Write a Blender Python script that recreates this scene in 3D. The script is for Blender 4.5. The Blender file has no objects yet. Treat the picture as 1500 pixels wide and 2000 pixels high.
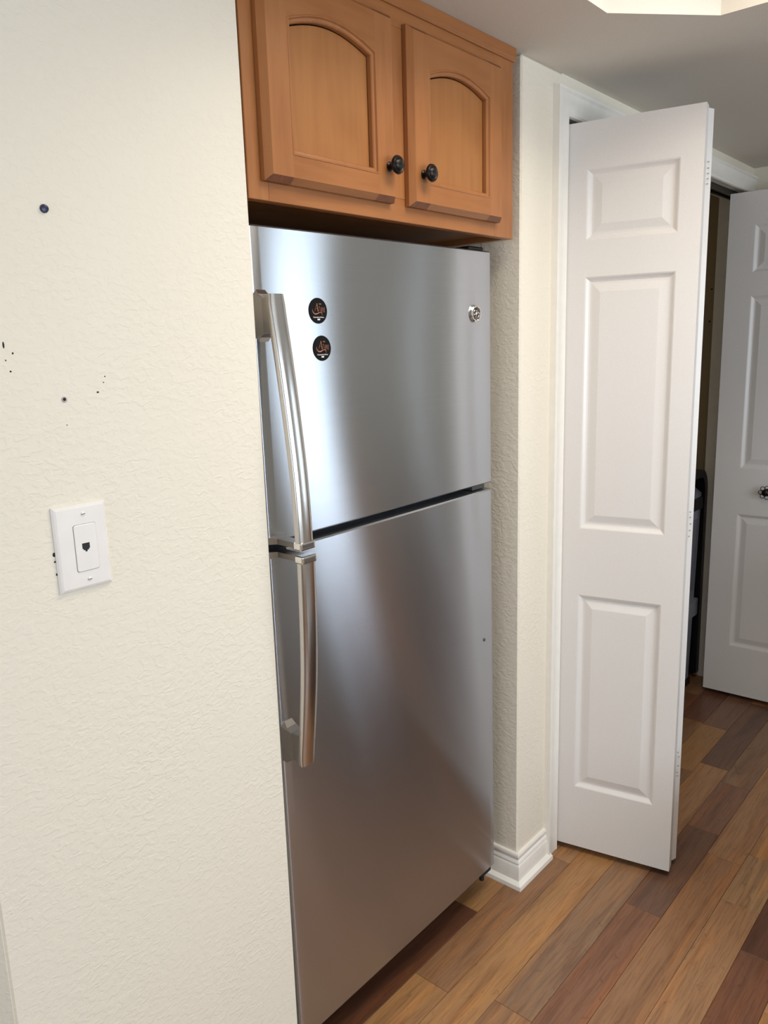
import bpy, bmesh, math, random
from mathutils import Vector, Matrix
random.seed(7)
SC = bpy.context.scene
COL = SC.collection
PI = math.pi
H = 2.132            # kitchen ceiling height


def lin(r, g, b, k=1.0):
    f = lambda c: (c / 12.92 if c <= .04045 else ((c + .055) / 1.055) ** 2.4)
    return (f(r / 255) * k, f(g / 255) * k, f(b / 255) * k, 1)


# ------------------------------------------------------------------ camera
cam_d = bpy.data.cameras.new('camera')
cam_d.sensor_fit = 'VERTICAL'
cam_d.sensor_height = 36.0
cam_d.lens = 1540.1 / 2000 * 36.0
cam_d.clip_start = .02
cam = bpy.data.objects.new('camera', cam_d)
COL.objects.link(cam)
right = Vector((0.64936279, -0.75991309, -0.02932691))
up = Vector((0.1729821, 0.1100444, 0.9787581))
fwd = Vector((0.74054383, 0.64064212, -0.2029101))
m = Matrix((right, up, -fwd)).transposed().to_4x4()
m.translation = Vector((-0.8759, -1.0223, 1.4857))
cam.matrix_world = m
SC.camera = cam

# ------------------------------------------------------------------ world, exposure
world = bpy.data.worlds.new('sky')
SC.world = world
world.use_nodes = True
bg = world.node_tree.nodes['Background']
bg.inputs[0].default_value = (.72, .84, 1.0, 1)
bg.inputs[1].default_value = 1.6
SC.view_settings.view_transform = 'Standard'
SC.view_settings.look = 'None'
SC.view_settings.gamma = 1
SC.view_settings.use_curve_mapping = False
SC.view_settings.exposure = -0.12


def area(name, loc, target, sx, sy, power, color, spread=PI):
    d = bpy.data.lights.new(name, 'AREA')
    d.shape = 'RECTANGLE'
    d.size, d.size_y = sx, sy
    d.energy = power
    d.color = color
    d.spread = spread
    o = bpy.data.objects.new(name, d)
    COL.objects.link(o)
    o.location = loc
    o.rotation_euler = (Vector(target) - Vector(loc)).to_track_quat('-Z', 'Y').to_euler()
    return o


# daylight through the windows of the room (each lies in its window opening)
WIN_FRONT = (-1.3, 1.3, .75, 2.03)      # window behind the camera, front wall y = -3.2
WIN_PATIO = (2.86, 3.52, .55, 2.03)      # narrow window in the front wall
WIN_FAR_ADDED = (-2.4, -1.0, .7, 2.0)          # unseen window added to brighten that end, far wall x = 5.2
WIN_SLIVER = (4.61, 4.71, .85, 2.03)   # narrow side light in the front wall
WIN_LEFT = (-1.75, -0.35, .55, 2.0)     # window in the left wall x = -3
area('daylight_front', (0, -3.27, 1.39), (0, 0, 1.39), 2.54, 1.22, 62, (.78, .89, 1.0))
area('daylight_patio', (3.19, -3.27, 1.29), (3.19, 0, 1.29), .60, 1.40, 15, (.74, .88, 1.0))
area('added_daylight_far', (5.27, -1.7, 1.35), (0, -1.9, 1.2), 1.36, 1.26, 10, (.88, .94, 1.0))  # added light for the dim far end that the refrigerator reflects
area('daylight_sliver', (4.66, -3.27, 1.45), (4.66, 0, 1.45), .08, 1.1, 2.5, (.72, .86, 1.0))
area('daylight_side', (-3.07, -1.05, 1.28), (0, -1.05, 1.28), 1.36, 1.41, 13, (.76, .88, 1.0))
# lamp in the ceiling tray
LAMP = (0.43, -.72, 2.335)
area('tray_lamp', (LAMP[0], LAMP[1], LAMP[2]), (LAMP[0], LAMP[1], 0), 0.66, .56, 12.0, (1.0, .925, .81), 2.3)


# ------------------------------------------------------------------ node helpers
def new_mat(name):
    mt = bpy.data.materials.new(name)
    mt.use_nodes = True
    nt = mt.node_tree
    return mt, nt, nt.nodes['Principled BSDF']


def N(nt, t, **kw):
    n = nt.nodes.new(t)
    for k, v in kw.items():
        if hasattr(n, k) and not k.startswith('i_'):
            setattr(n, k, v)
        else:
            n.inputs[k[2:] if k.startswith('i_') else k].default_value = v
    return n


def L(nt, a, ao, b, bi):
    nt.links.new(a.outputs[ao], b.inputs[bi])


def simple(name, col, rough=.5, metal=0.0, bump=None, spec=.5, emit=None):
    mt, nt, b = new_mat(name)
    b.inputs['Base Color'].default_value = col
    b.inputs['Roughness'].default_value = rough
    b.inputs['Metallic'].default_value = metal
    b.inputs['Specular IOR Level'].default_value = spec
    tc = N(nt, 'ShaderNodeTexCoord')
    nz = N(nt, 'ShaderNodeTexNoise')
    nz.inputs['Scale'].default_value = bump[0] if bump else 40
    nz.inputs['Detail'].default_value = 4
    L(nt, tc, 'Object', nz, 'Vector')
    # slight tone variation so that no surface is perfectly flat
    mx = N(nt, 'ShaderNodeMix', data_type='RGBA')
    mx.inputs['A'].default_value = tuple(c * .94 for c in col[:3]) + (1,)
    mx.inputs['B'].default_value = tuple(min(1, c * 1.05) for c in col[:3]) + (1,)
    L(nt, nz, 'Fac', mx, 'Factor')
    nt.links.new(mx.outputs[2], b.inputs['Base Color'])
    if bump:
        bp = N(nt, 'ShaderNodeBump')
        bp.inputs['Strength'].default_value = bump[1]
        bp.inputs['Distance'].default_value = bump[2]
        L(nt, nz, 'Fac', bp, 'Height')
        L(nt, bp, 'Normal', b, 'Normal')
    if emit:
        b.inputs['Emission Color'].default_value = emit[:3] + (1,)
        b.inputs['Emission Strength'].default_value = emit[3]
    return mt


def plaster(name, col, knock=1.0):
    """Painted knock-down texture: flattened ragged islands and fine grain."""
    mt, nt, b = new_mat(name)
    b.inputs['Base Color'].default_value = col
    b.inputs['Roughness'].default_value = .62
    tc = N(nt, 'ShaderNodeTexCoord')
    mp = N(nt, 'ShaderNodeMapping')
    mp.inputs['Scale'].default_value = (1, 1, 1.5)
    mp.inputs['Rotation'].default_value = (0, .35, 0)
    L(nt, tc, 'Object', mp, 'Vector')
    n1 = N(nt, 'ShaderNodeTexNoise')
    n1.inputs['Scale'].default_value = 70
    n1.inputs['Detail'].default_value = 3
    n1.inputs['Distortion'].default_value = .7
    L(nt, mp, 'Vector', n1, 'Vector')
    r = N(nt, 'ShaderNodeValToRGB')
    r.color_ramp.elements[0].position = .44
    r.color_ramp.elements[1].position = .60
    L(nt, n1, 'Fac', r, 'Fac')
    # patches where the texture is stronger
    n3 = N(nt, 'ShaderNodeTexNoise')
    n3.inputs['Scale'].default_value = 5
    L(nt, tc, 'Object', n3, 'Vector')
    mul = N(nt, 'ShaderNodeMath', operation='MULTIPLY')
    L(nt, r, 'Color', mul, 0)
    L(nt, n3, 'Fac', mul, 1)
    n2 = N(nt, 'ShaderNodeTexNoise')
    n2.inputs['Scale'].default_value = 260
    n2.inputs['Detail'].default_value = 2
    L(nt, tc, 'Object', n2, 'Vector')
    ad = N(nt, 'ShaderNodeMath', operation='MULTIPLY_ADD')
    ad.inputs[1].default_value = .12
    L(nt, n2, 'Fac', ad, 0)
    L(nt, mul, 'Value', ad, 2)
    bp = N(nt, 'ShaderNodeBump')
    bp.inputs['Strength'].default_value = .45 * knock
    bp.inputs['Distance'].default_value = .0016
    L(nt, ad, 'Value', bp, 'Height')
    L(nt, bp, 'Normal', b, 'Normal')
    return mt


def wood_floor():
    mt, nt, b = new_mat('laminate')
    oi = N(nt, 'ShaderNodeObjectInfo')
    tc = N(nt, 'ShaderNodeTexCoord')
    off = N(nt, 'ShaderNodeVectorMath', operation='SCALE')
    cmb = N(nt, 'ShaderNodeCombineXYZ')
    for i in range(3):
        L(nt, oi, 'Random', cmb, i)
    L(nt, cmb, 'Vector', off, 0)
    off.inputs['Scale'].default_value = 37
    add = N(nt, 'ShaderNodeVectorMath', operation='ADD')
    L(nt, tc, 'Object', add, 0)
    L(nt, off, 'Vector', add, 1)

    def noise(sc, scale, det=4, dist=0.0):
        mp = N(nt, 'ShaderNodeMapping')
        mp.inputs['Scale'].default_value = sc
        L(nt, add, 'Vector', mp, 'Vector')
        n = N(nt, 'ShaderNodeTexNoise')
        n.inputs['Scale'].default_value = scale
        n.inputs['Detail'].default_value = det
        n.inputs['Distortion'].default_value = dist
        L(nt, mp, 'Vector', n, 'Vector')
        return n

    def mix(fac, a, bcol, blend='MIX', f=1.0, lo=.35, hi=.65):
        mr = N(nt, 'ShaderNodeMapRange')
        mr.inputs['From Min'].default_value = lo
        mr.inputs['From Max'].default_value = hi
        mr.inputs['To Max'].default_value = f
        L(nt, fac, 'Fac', mr, 'Value')
        mx = N(nt, 'ShaderNodeMix', data_type='RGBA', blend_type=blend)
        L(nt, mr, 'Result', mx, 'Factor')
        nt.links.new(a, mx.inputs[6])
        if isinstance(bcol, tuple):
            mx.inputs[7].default_value = bcol
        else:
            nt.links.new(bcol, mx.inputs[7])
        return mx.outputs[2]

    c = oi.outputs['Color']
    broad = noise((1.1, 13, 1), 2.2, 4, .5)      # broad colour bands along the board
    c = mix(broad, c, (1.30, 1.12, .86, 1), 'MULTIPLY', .8, .5, .68)
    broad2 = noise((1.2, 15, 1), 1.7, 4, .7)
    c = mix(broad2, c, (.74, .70, .72, 1), 'MULTIPLY', .9, .50, .66)
    grain = noise((5, 95, 1), 2.4, 6, .4)       # fine grain
    c = mix(grain, c, (.72, .66, .60, 1), 'MULTIPLY', .75, .46, .64)
    fleck = noise((30, 160, 1), 2.6, 3, .2)
    c = mix(fleck, c, (1.16, 1.15, 1.12, 1), 'MULTIPLY', .6, .54, .70)
    # cross-grain cracks, knots and burl marks
    curl = noise((16, 26, 1), 1.0, 5, 2.6)
    c = mix(curl, c, (.60, .52, .48, 1), 'MULTIPLY', .6, .65, .72)
    knot = noise((7, 13, 1), 1.3, 2, 1.2)
    c = mix(knot, c, (.55, .46, .40, 1), 'MULTIPLY', .6, .68, .78)
    nt.links.new(c, b.inputs['Base Color'])
    b.inputs['Roughness'].default_value = .34
    b.inputs['Specular IOR Level'].default_value = .45
    bp = N(nt, 'ShaderNodeBump')
    bp.inputs['Strength'].default_value = .12
    bp.inputs['Distance'].default_value = .001
    L(nt, grain, 'Fac', bp, 'Height')
    L(nt, bp, 'Normal', b, 'Normal')
    return mt


def maple(name, col, dark, axis=2, rough=.32):
    mt, nt, b = new_mat(name)
    tc = N(nt, 'ShaderNodeTexCoord')
    oi = N(nt, 'ShaderNodeObjectInfo')
    cmb = N(nt, 'ShaderNodeCombineXYZ')
    for i in range(3):
        L(nt, oi, 'Random', cmb, i)
    add = N(nt, 'ShaderNodeVectorMath', operation='MULTIPLY_ADD')
    add.inputs[1].default_value = (9, 9, 9)
    L(nt, cmb, 'Vector', add, 0)
    L(nt, tc, 'Object', add, 2)
    s = [26, 26, 26]
    s[axis] = 2.2
    mp = N(nt, 'ShaderNodeMapping')
    mp.inputs['Scale'].default_value = s
    L(nt, add, 'Vector', mp, 'Vector')
    n1 = N(nt, 'ShaderNodeTexNoise')
    n1.inputs['Scale'].default_value = 3.0
    n1.inputs['Detail'].default_value = 5
    n1.inputs['Distortion'].default_value = .3
    L(nt, mp, 'Vector', n1, 'Vector')
    n2 = N(nt, 'ShaderNodeTexNoise')
    n2.inputs['Scale'].default_value = 7
    n2.inputs['Detail'].default_value = 2
    L(nt, add, 'Vector', n2, 'Vector')
    mx = N(nt, 'ShaderNodeMix', data_type='RGBA')
    mx.inputs['A'].default_value = col
    mx.inputs['B'].default_value = dark
    mr = N(nt, 'ShaderNodeMapRange')
    mr.inputs['From Min'].default_value = .38
    mr.inputs['From Max'].default_value = .78
    L(nt, n1, 'Fac', mr, 'Value')
    L(nt, mr, 'Result', mx, 'Factor')
    mx2 = N(nt, 'ShaderNodeMix', data_type='RGBA', blend_type='MULTIPLY')
    mx2.inputs['B'].default_value = (.80, .74, .70, 1)
    mr2 = N(nt, 'ShaderNodeMapRange')
    mr2.inputs['From Min'].default_value = .45
    mr2.inputs['From Max'].default_value = .75
    mr2.inputs['To Max'].default_value = .7
    L(nt, n2, 'Fac', mr2, 'Value')
    L(nt, mr2, 'Result', mx2, 'Factor')
    nt.links.new(mx.outputs[2], mx2.inputs[6])
    nt.links.new(mx2.outputs[2], b.inputs['Base Color'])
    b.inputs['Roughness'].default_value = rough
    b.inputs['Specular IOR Level'].default_value = .4
    return mt


def steel(name, col=(.52, .54, .575, 1), rough=.2156, aniso=.722, wide=.85, lobe2=(.245, .755), haze=.13):
    """Horizontally brushed steel: reflections stay sharp sideways and smear up and down."""
    mt, nt, b = new_mat(name)
    nt.nodes.remove(b)
    tc = N(nt, 'ShaderNodeTexCoord')
    mp = N(nt, 'ShaderNodeMapping')
    mp.inputs['Scale'].default_value = (3, 3, 700)
    L(nt, tc, 'Object', mp, 'Vector')
    n = N(nt, 'ShaderNodeTexNoise')
    n.inputs['Scale'].default_value = 1.0
    n.inputs['Detail'].default_value = 3
    L(nt, mp, 'Vector', n, 'Vector')
    mx = N(nt, 'ShaderNodeMix', data_type='RGBA')
    mx.inputs['A'].default_value = tuple(c * .93 for c in col[:3]) + (1,)
    mx.inputs['B'].default_value = tuple(c * 1.05 for c in col[:3]) + (1,)
    L(nt, n, 'Fac', mx, 'Factor')
    tg = N(nt, 'ShaderNodeTangent', direction_type='RADIAL', axis='Z')
    ms = N(nt, 'ShaderNodeMixShader')
    ms.inputs[0].default_value = wide
    # fine brushing and, mixed in, the deeper scratches that smear further up and down
    for i, (ro, an) in enumerate(((rough, aniso), lobe2)):
        g = N(nt, 'ShaderNodeBsdfAnisotropic', distribution='BECKMANN')
        nt.links.new(mx.outputs[2], g.inputs['Color'])
        g.inputs['Roughness'].default_value = ro
        g.inputs['Anisotropy'].default_value = an
        L(nt, tg, 'Tangent', g, 'Tangent')
        L(nt, g, 'BSDF', ms, i + 1)
    # the clear lacquer and fine pitting scatter a little light evenly
    ms2 = N(nt, 'ShaderNodeMixShader')
    ms2.inputs[0].default_value = haze
    g = N(nt, 'ShaderNodeBsdfAnisotropic', distribution='GGX')
    g.inputs['Roughness'].default_value = .85
    nt.links.new(mx.outputs[2], g.inputs['Color'])
    L(nt, ms, 'Shader', ms2, 1)
    L(nt, g, 'BSDF', ms2, 2)
    L(nt, ms2, 'Shader', nt.nodes['Material Output'], 'Surface')
    return mt


M = dict(
    wall=plaster('cream_paint', lin(228, 219, 202)),
    ceiling=simple('ceiling_paint', lin(214, 207, 196), .8, bump=(420, .35, .0012)),
    tray=simple('tray_paint', lin(238, 230, 216), .7, bump=(300, .2, .001)),
    trim=simple('white_trim_paint', lin(236, 231, 222), .32),
    door=simple('white_door_paint', lin(224, 219, 214), .28, bump=(300, .04, .0005)),
    floor=wood_floor(),
    subfloor=simple('subfloor', lin(38, 26, 20), .8),
    maple=maple('honey_maple', lin(162, 106, 62), lin(151, 96, 55)),
    maple_x=maple('honey_maple_rail', lin(160, 104, 60), lin(148, 94, 53), 0),
    maple_panel=maple('honey_maple_panel', lin(162, 108, 61), lin(153, 99, 55)),
    endgrain=maple('maple_end_grain', lin(132, 82, 54), lin(108, 64, 42), 1, .45),
    bronze=simple('oil_rubbed_bronze', lin(34, 28, 26), .32, .6),
    bronze_worn=simple('worn_bronze', lin(92, 80, 70), .3, .7),
    steel=steel('brushed_steel'),
    chrome=steel('satin_chrome', (.58, .56, .54, 1), .20, .0, .25, (.34, .0), .05),
    bright=simple('bright_chrome', (.78, .76, .74, 1), .12, 1.0),
    fridge_side=simple('fridge_grey_paint', lin(70, 66, 64), .5),
    black=simple('black_rubber', lin(14, 13, 13), .6),
    blackplastic=simple('black_plastic', lin(22, 22, 24), .38),
    binlid=simple('slate_plastic', lin(118, 116, 126), .45),
    bingrey=simple('grey_plastic', lin(140, 143, 150), .5),
    magnet=simple('magnet_black', lin(14, 10, 10), .6, spec=.15),
    copper=simple('copper_print', lin(186, 128, 102), .6, spec=.2),
    whiteprint=simple('white_print', lin(225, 220, 216), .5),
    plate=simple('white_plastic', lin(232, 226, 220), .25),
    bluepin=simple('navy_plastic', lin(14, 22, 62), .35),
    hole=simple('dark_hole', lin(40, 30, 22), .9),
    counter=simple('speckled_countertop', lin(150, 138, 122), .3, bump=(200, .05, .0005)),
    glass=simple('tube_diffuser', lin(245, 240, 230), .5, emit=(1.0, .85, .66, 1.2)),
    track=simple('dull_track_metal', lin(70, 66, 58), .4, .8),
    chip=simple('chipped_paint', lin(168, 164, 160), .8),
)
mt, nt, b = new_mat('window_glass')
b.inputs['Transmission Weight'].default_value = 1
b.inputs['Roughness'].default_value = 0
b.inputs['IOR'].default_value = 1.02
M['pane'] = mt


# ------------------------------------------------------------------ object helpers
def tag(o, label=None, cat=None, group=None, kind=None):
    if label: o['label'] = label
    if cat: o['category'] = cat
    if group: o['group'] = group
    if kind: o['kind'] = kind
    return o


def thing(name, loc, label=None, cat=None, group=None, kind=None):
    o = bpy.data.objects.new(name, None)
    o.empty_display_size = .05
    COL.objects.link(o)
    o.location = loc
    return tag(o, label, cat, group, kind)


def origin(o):
    v = Vector((0, 0, 0))
    while o is not None:
        v += o.location
        o = o.parent
    return v


def obj(name, bm, mat, parent=None, smooth=None, loc=None):
    """Link a bmesh (in world coordinates) as ONE mesh object."""
    bmesh.ops.recalc_face_normals(bm, faces=bm.faces)
    base = origin(parent) if parent else Vector((0, 0, 0))
    if loc is not None:
        base = Vector(loc)
    bmesh.ops.translate(bm, verts=bm.verts, vec=-base)
    me = bpy.data.meshes.new(name)
    bm.to_mesh(me)
    bm.free()
    mats = mat if isinstance(mat, (list, tuple)) else [mat]
    for q in mats:
        me.materials.append(q)
    if smooth is not None:
        for p in me.polygons:
            p.use_smooth = True
        me.set_sharp_from_angle(angle=math.radians(smooth))
    o = bpy.data.objects.new(name, me)
    COL.objects.link(o)
    if parent:
        o.parent = parent
        if loc is not None:
            o.location = base - origin(parent)
    elif loc is not None:
        o.location = base
    return o


def box(bm, x0, x1, y0, y1, z0, z1, bev=0.0, mat=0, seg=1):
    r = bmesh.ops.create_cube(bm, size=1)
    vs = r['verts']
    for v in vs:
        v.co = Vector(((x0 + x1) / 2 + v.co.x * (x1 - x0), (y0 + y1) / 2 + v.co.y * (y1 - y0), (z0 + z1) / 2 + v.co.z * (z1 - z0)))
    fs = list({f for v in vs for f in v.link_faces})
    if bev > 0:
        es = list({e for v in vs for e in v.link_edges})
        rr = bmesh.ops.bevel(bm, geom=es, offset=bev, segments=seg, affect='EDGES', profile=.5)
        fs = [f for f in bm.faces if all(v.is_valid for v in f.verts) and f in set(rr['faces']) or f in set(fs) and f.is_valid]
    for f in fs:
        if f.is_valid: f.material_index = mat
    return bm


def B(*a, **k):
    return box(bmesh.new(), *a, **k)


def bx(name, mat, parent, *a, smooth=None, **k):
    return obj(name, B(*a, **k), mat, parent, smooth)


def loft(bm, rings, close=True, caps=True, mat=0):
    """Quads between successive rings of points."""
    vr = [[bm.verts.new(p) for p in r] for r in rings]
    n = len(vr[0])
    for a, c in zip(vr[:-1], vr[1:]):
        for i in range(n if close else n - 1):
            j = (i + 1) % n
            f = bm.faces.new((a[i], a[j], c[j], c[i]))
            f.material_index = mat
    if caps and close:
        for r in (vr[0], vr[-1]):
            f = bm.faces.new(r)
            f.material_index = mat
    return bm


def lathe(bm, prof, c, axis, seg=32, mat=0):
    """prof: (radius, distance along axis) list; axis: unit Vector."""
    axis = Vector(axis).normalized()
    u = axis.orthogonal().normalized()
    w = axis.cross(u)
    rings = []
    for r, h in prof:
        rings.append([Vector(c) + axis * h + (u * math.cos(2 * PI * k / seg) + w * math.sin(2 * PI * k / seg)) * max(r, 1e-4) for k in range(seg)])
    return loft(bm, rings, True, True, mat)


def tube(bm, pts, r, seg=8, mat=0):
    pts = [Vector(p) for p in pts]
    rings = []
    ref = Vector((0, 0, 1))
    for i, p in enumerate(pts):
        t = (pts[min(i + 1, len(pts) - 1)] - pts[max(i - 1, 0)]).normalized()
        u = t.cross(ref)
        if u.length < .1: u = t.cross(Vector((0, 1, 0)))
        u.normalize()
        w = t.cross(u)
        rr = r[i] if isinstance(r, (list, tuple)) else r
        rings.append([p + (u * math.cos(2 * PI * k / seg) + w * math.sin(2 * PI * k / seg)) * rr for k in range(seg)])
    return loft(bm, rings, True, True, mat)


def poly_prism(bm, front, back, mat=0):
    """Two outlines of equal count joined by quads."""
    return loft(bm, [front, back], True, True, mat)


def offset_poly(pts, amt):
    """Move each edge i (pts[i]->pts[i+1]) inward by amt[i]; CCW outline."""
    n = len(pts)
    out = []
    for i in range(n):
        p0, p1, p2 = Vector(pts[i - 1]), Vector(pts[i]), Vector(pts[(i + 1) % n])
        d1, d2 = (p1 - p0).normalized(), (p2 - p1).normalized()
        n1, n2 = Vector((-d1.y, d1.x)), Vector((-d2.y, d2.x))
        a1, a2 = amt[i - 1], amt[i]
        den = d1.x * d2.y - d1.y * d2.x
        q1, q2 = p1 + n1 * a1, p1 + n2 * a2
        if abs(den) < 1e-6:
            out.append(q2 if a2 >= a1 else q1)
        else:
            t = ((q2 - q1).x * d2.y - (q2 - q1).y * d2.x) / den
            out.append(q1 + d1 * t)
    return out


def cham_prism(pts, amt, yf, yb, dep):
    """Board with its front at yf, back at yb, chamfered by amt along marked edges (depth dep)."""
    bm = bmesh.new()
    fr = offset_poly(pts, amt)
    f = [(p.x, yf, p.y) for p in fr]
    mid = [(p[0], yf + dep, p[1]) for p in pts]
    bk = [(p[0], yb, p[1]) for p in pts]
    return loft(bm, [f, mid, bk])


def text_bm(s, size, loc, ux, uz, depth=.0004, shear=0.0, align='CENTER', ex=0.0):
    """Lettering as flat extruded geometry: ux / uz are its world axes."""
    c = bpy.data.curves.new('lettering', 'FONT')
    c.body = s
    c.size = size
    c.align_x = align
    c.align_y = 'CENTER'
    c.extrude = depth / 2
    c.shear = shear
    c.offset = ex
    c.resolution_u = 3
    o = bpy.data.objects.new('lettering_tmp', c)
    COL.objects.link(o)
    dg = bpy.context.evaluated_depsgraph_get()
    me = bpy.data.meshes.new_from_object(o.evaluated_get(dg))
    bpy.data.objects.remove(o)
    bm = bmesh.new()
    bm.from_mesh(me)
    bpy.data.meshes.remove(me)
    ux, uz = Vector(ux), Vector(uz)
    un = ux.cross(uz)
    for v in bm.verts:
        v.co = Vector(loc) + ux * v.co.x + uz * v.co.y + un * v.co.z
    return bm


def merge(*bms):
    out = bmesh.new()
    for q in bms:
        me = bpy.data.meshes.new('tmp')
        q.to_mesh(me)
        q.free()
        out.from_mesh(me)
        bpy.data.meshes.remove(me)
    return out


def struct(name, bm, mat, smooth=None, parent=None):
    return tag(obj(name, bm, mat, parent, smooth), kind=None if parent else 'structure')


# ------------------------------------------------------------------ floor: laminate boards, each its own piece
floor = struct('floor', B(-3.2, 5.5, -3.4, 1.0, -.06, -.009), M['subfloor'])
TONE = dict(
    dark=lin(108, 70, 50), dk2=lin(124, 92, 74), red=lin(144, 100, 74), mauve=lin(140, 102, 80), mid=lin(158, 116, 82),
    gold=lin(176, 130, 84), tan=lin(172, 129, 92), grey=lin(152, 118, 90), pale=lin(182, 142, 100), umber=lin(126, 84, 62))
PW, Y0 = .0974, .0240
# rows seen in the photograph: row index -> [(x end of board, tone)], boards run along x
SEEN = {
    -2: [(.15, 'mid'), (.9, 'umber'), (1.6, 'tan'), (2.2, 'mid'), (2.75, 'tan')],
    -1: [(.05, 'tan'), (.667, 'dark'), (1.15, 'gold'), (1.75, 'mid'), (2.35, 'umber'), (2.75, 'mid')],
    0: [(-.3, 'mid'), (.3985, 'gold'), (1.0, 'mid'), (1.62, 'tan'), (2.11, 'mid'), (2.75, 'umber')],
    1: [(-.1, 'mid'), (.25, 'gold'), (1.14, 'gold'), (1.72, 'mid'), (2.10, 'gold'), (2.75, 'mauve')],
    2: [(.05, 'red'), (.449, 'tan'), (1.22, 'grey'), (1.80, 'tan'), (2.40, 'dk2'), (2.9, 'mid')],
    3: [(.3, 'tan'), (.947, 'red'), (1.40, 'dk2'), (1.715, 'mauve'), (2.35, 'grey'), (2.9, 'mid')],
    4: [(.35, 'grey'), (1.295, 'mid'), (1.98, 'tan'), (2.6, 'grey'), (3.1, 'red')],
    5: [(.1, 'mid'), (1.12, 'tan'), (1.36, 'pale'), (2.1, 'gold'), (2.8, 'mid')],
    6: [(.2, 'tan'), (.958, 'umber'), (1.7, 'dark'), (2.5, 'mid'), (3.1, 'tan')],
    7: [(.4, 'red'), (.80, 'gold'), (1.5, 'gold'), (2.2, 'mauve'), (2.9, 'tan')],
}


def plank(x0, x1, k, tone, wid=1):
    y1 = Y0 - PW * k
    y0 = y1 - PW * wid
    bm = bmesh.new()
    g, bv = .0004, .0009
    o1 = [(x0 + g, y0 + g), (x1 - g, y0 + g), (x1 - g, y1 - g), (x0 + g, y1 - g)]
    o2 = [(x0 + g + bv, y0 + g + bv), (x1 - g - bv, y0 + g + bv), (x1 - g - bv, y1 - g - bv), (x0 + g + bv, y1 - g - bv)]
    loft(bm, [[(x, y, -.009) for x, y in o1], [(x, y, -bv * .6) for x, y in o1], [(x, y, 0) for x, y in o2]])
    o = obj('plank', bm, M['floor'], floor, loc=((x0 + x1) / 2, (y0 + y1) / 2, 0))
    j = random.uniform(.93, 1.06)
    o.color = tuple(c * j * .80 for c in TONE[tone][:3]) + (1,)
    return o


tones = list(TONE)
for k in range(-9, 34):
    row = SEEN.get(k)
    if row:
        x = -.9 if k >= 1 else -.55
        for xe, t in row:
            plank(x, xe, k, t)
            x = xe
        plank(x, 5.4, k, random.choice(tones))
        plank(-3.15, -.9 if k >= 1 else -.55, k, random.choice(tones))
    else:
        x = -3.15
        n = 3 if -6 < k < 20 else 2
        cuts = sorted(random.uniform(-2.5, 4.8) for _ in range(n))
        for xe in cuts + [5.4]:
            plank(x, xe, k, random.choice(tones))
            x = xe

# ------------------------------------------------------------------ ceiling with its chamfer-cornered tray
OCT = [(.08, -.238), (.761, -.238), (.94, -.401), (.94, -1.04), (.761, -1.203), (.08, -1.203), (-.099, -1.04), (-.099, -.401)]
bm = bmesh.new()
outer = [bm.verts.new((x, y, H)) for x, y in ((-3.2, -3.4), (5.5, -3.4), (5.5, 1.0), (-3.2, 1.0))]
inner = [bm.verts.new((x, y, H)) for x, y in OCT]
es = [bm.edges.new((r[i], r[(i + 1) % len(r)])) for r in (outer, inner) for i in range(len(r))]
bmesh.ops.triangle_fill(bm, use_beauty=True, edges=es)
bad = [f for f in bm.faces if all(v in inner for v in f.verts)]
bmesh.ops.delete(bm, geom=bad, context='FACES_ONLY')
for f in bm.faces: f.material_index = 0
TOPZ = 2.40
ring1 = [bm.verts.new((x, y, TOPZ)) for x, y in OCT]
for i in range(8):
    f = bm.faces.new((inner[i], inner[(i + 1) % 8], ring1[(i + 1) % 8], ring1[i]))
    f.material_index = 1
f = bm.faces.new(ring1)
f.material_index = 1
box(bm, -3.2, 5.5, -3.4, 1.0, TOPZ + .002, TOPZ + .08)
struct('ceiling', bm, [M['ceiling'], M['tray']])

# ------------------------------------------------------------------ walls
XC, XJ = .8306, 1.050          # right edge of the alcove, jamb of the closet opening
XR = 2.552                     # far jamb of the closet opening
OPZ = 2.037                    # head of the closet opening
T = .115
bm = bmesh.new()
box(bm, -.517, 0, 0, T, 0, H, .004)
box(bm, -.1, 0, T, .80, 0, H)
box(bm, XC, XJ - .018, 0, T, 0, H, .004)
box(bm, XC, XJ - .10, T, .80, 0, H)
box(bm, XJ - .03, XR + .03, .0005, T - .001, OPZ + .018, H)
box(bm, XR + .018, 2.66, 0, T, 0, H)
box(bm, -.1, .95, .80, .90, 0, H)
wall_back = struct('wall_back', bm, M['wall'])
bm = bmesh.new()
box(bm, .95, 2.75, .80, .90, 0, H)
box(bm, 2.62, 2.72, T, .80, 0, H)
wall_closet = struct('wall_closet', bm, plaster('shaded_closet_paint', lin(160, 144, 114)))  # closet shade put into the wall colour; the walls' own paint is unknown
bm = bmesh.new()
loft(bm, [[(-.517, .0015, 0), (-.95, .43, 0), (-.87, .50, 0), (-.44, .07, 0)], [(-.517, .0015, H), (-.95, .43, H), (-.87, .50, H), (-.44, .07, H)]])
box(bm, -3.1, -.93, .43, .53, 0, H)
struct('wall_corner', bm, M['wall'])
bm = bmesh.new()
box(bm, 2.578, 2.70, -1.40, .001, 0, H)
struct('wall_right', bm, M['wall'])


def holed_wall(bm, a0, a1, openings, mk):
    """Wall pieces around window openings; mk(u0,u1,z0,z1) adds a box."""
    u = a0
    for (o0, o1, z0, z1) in sorted(openings):
        mk(u, o0, 0, H)
        if z0 > .06: mk(o0, o1, 0, z0)
        mk(o0, o1, z1, H)
        u = o1
    mk(u, a1, 0, H)


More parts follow.
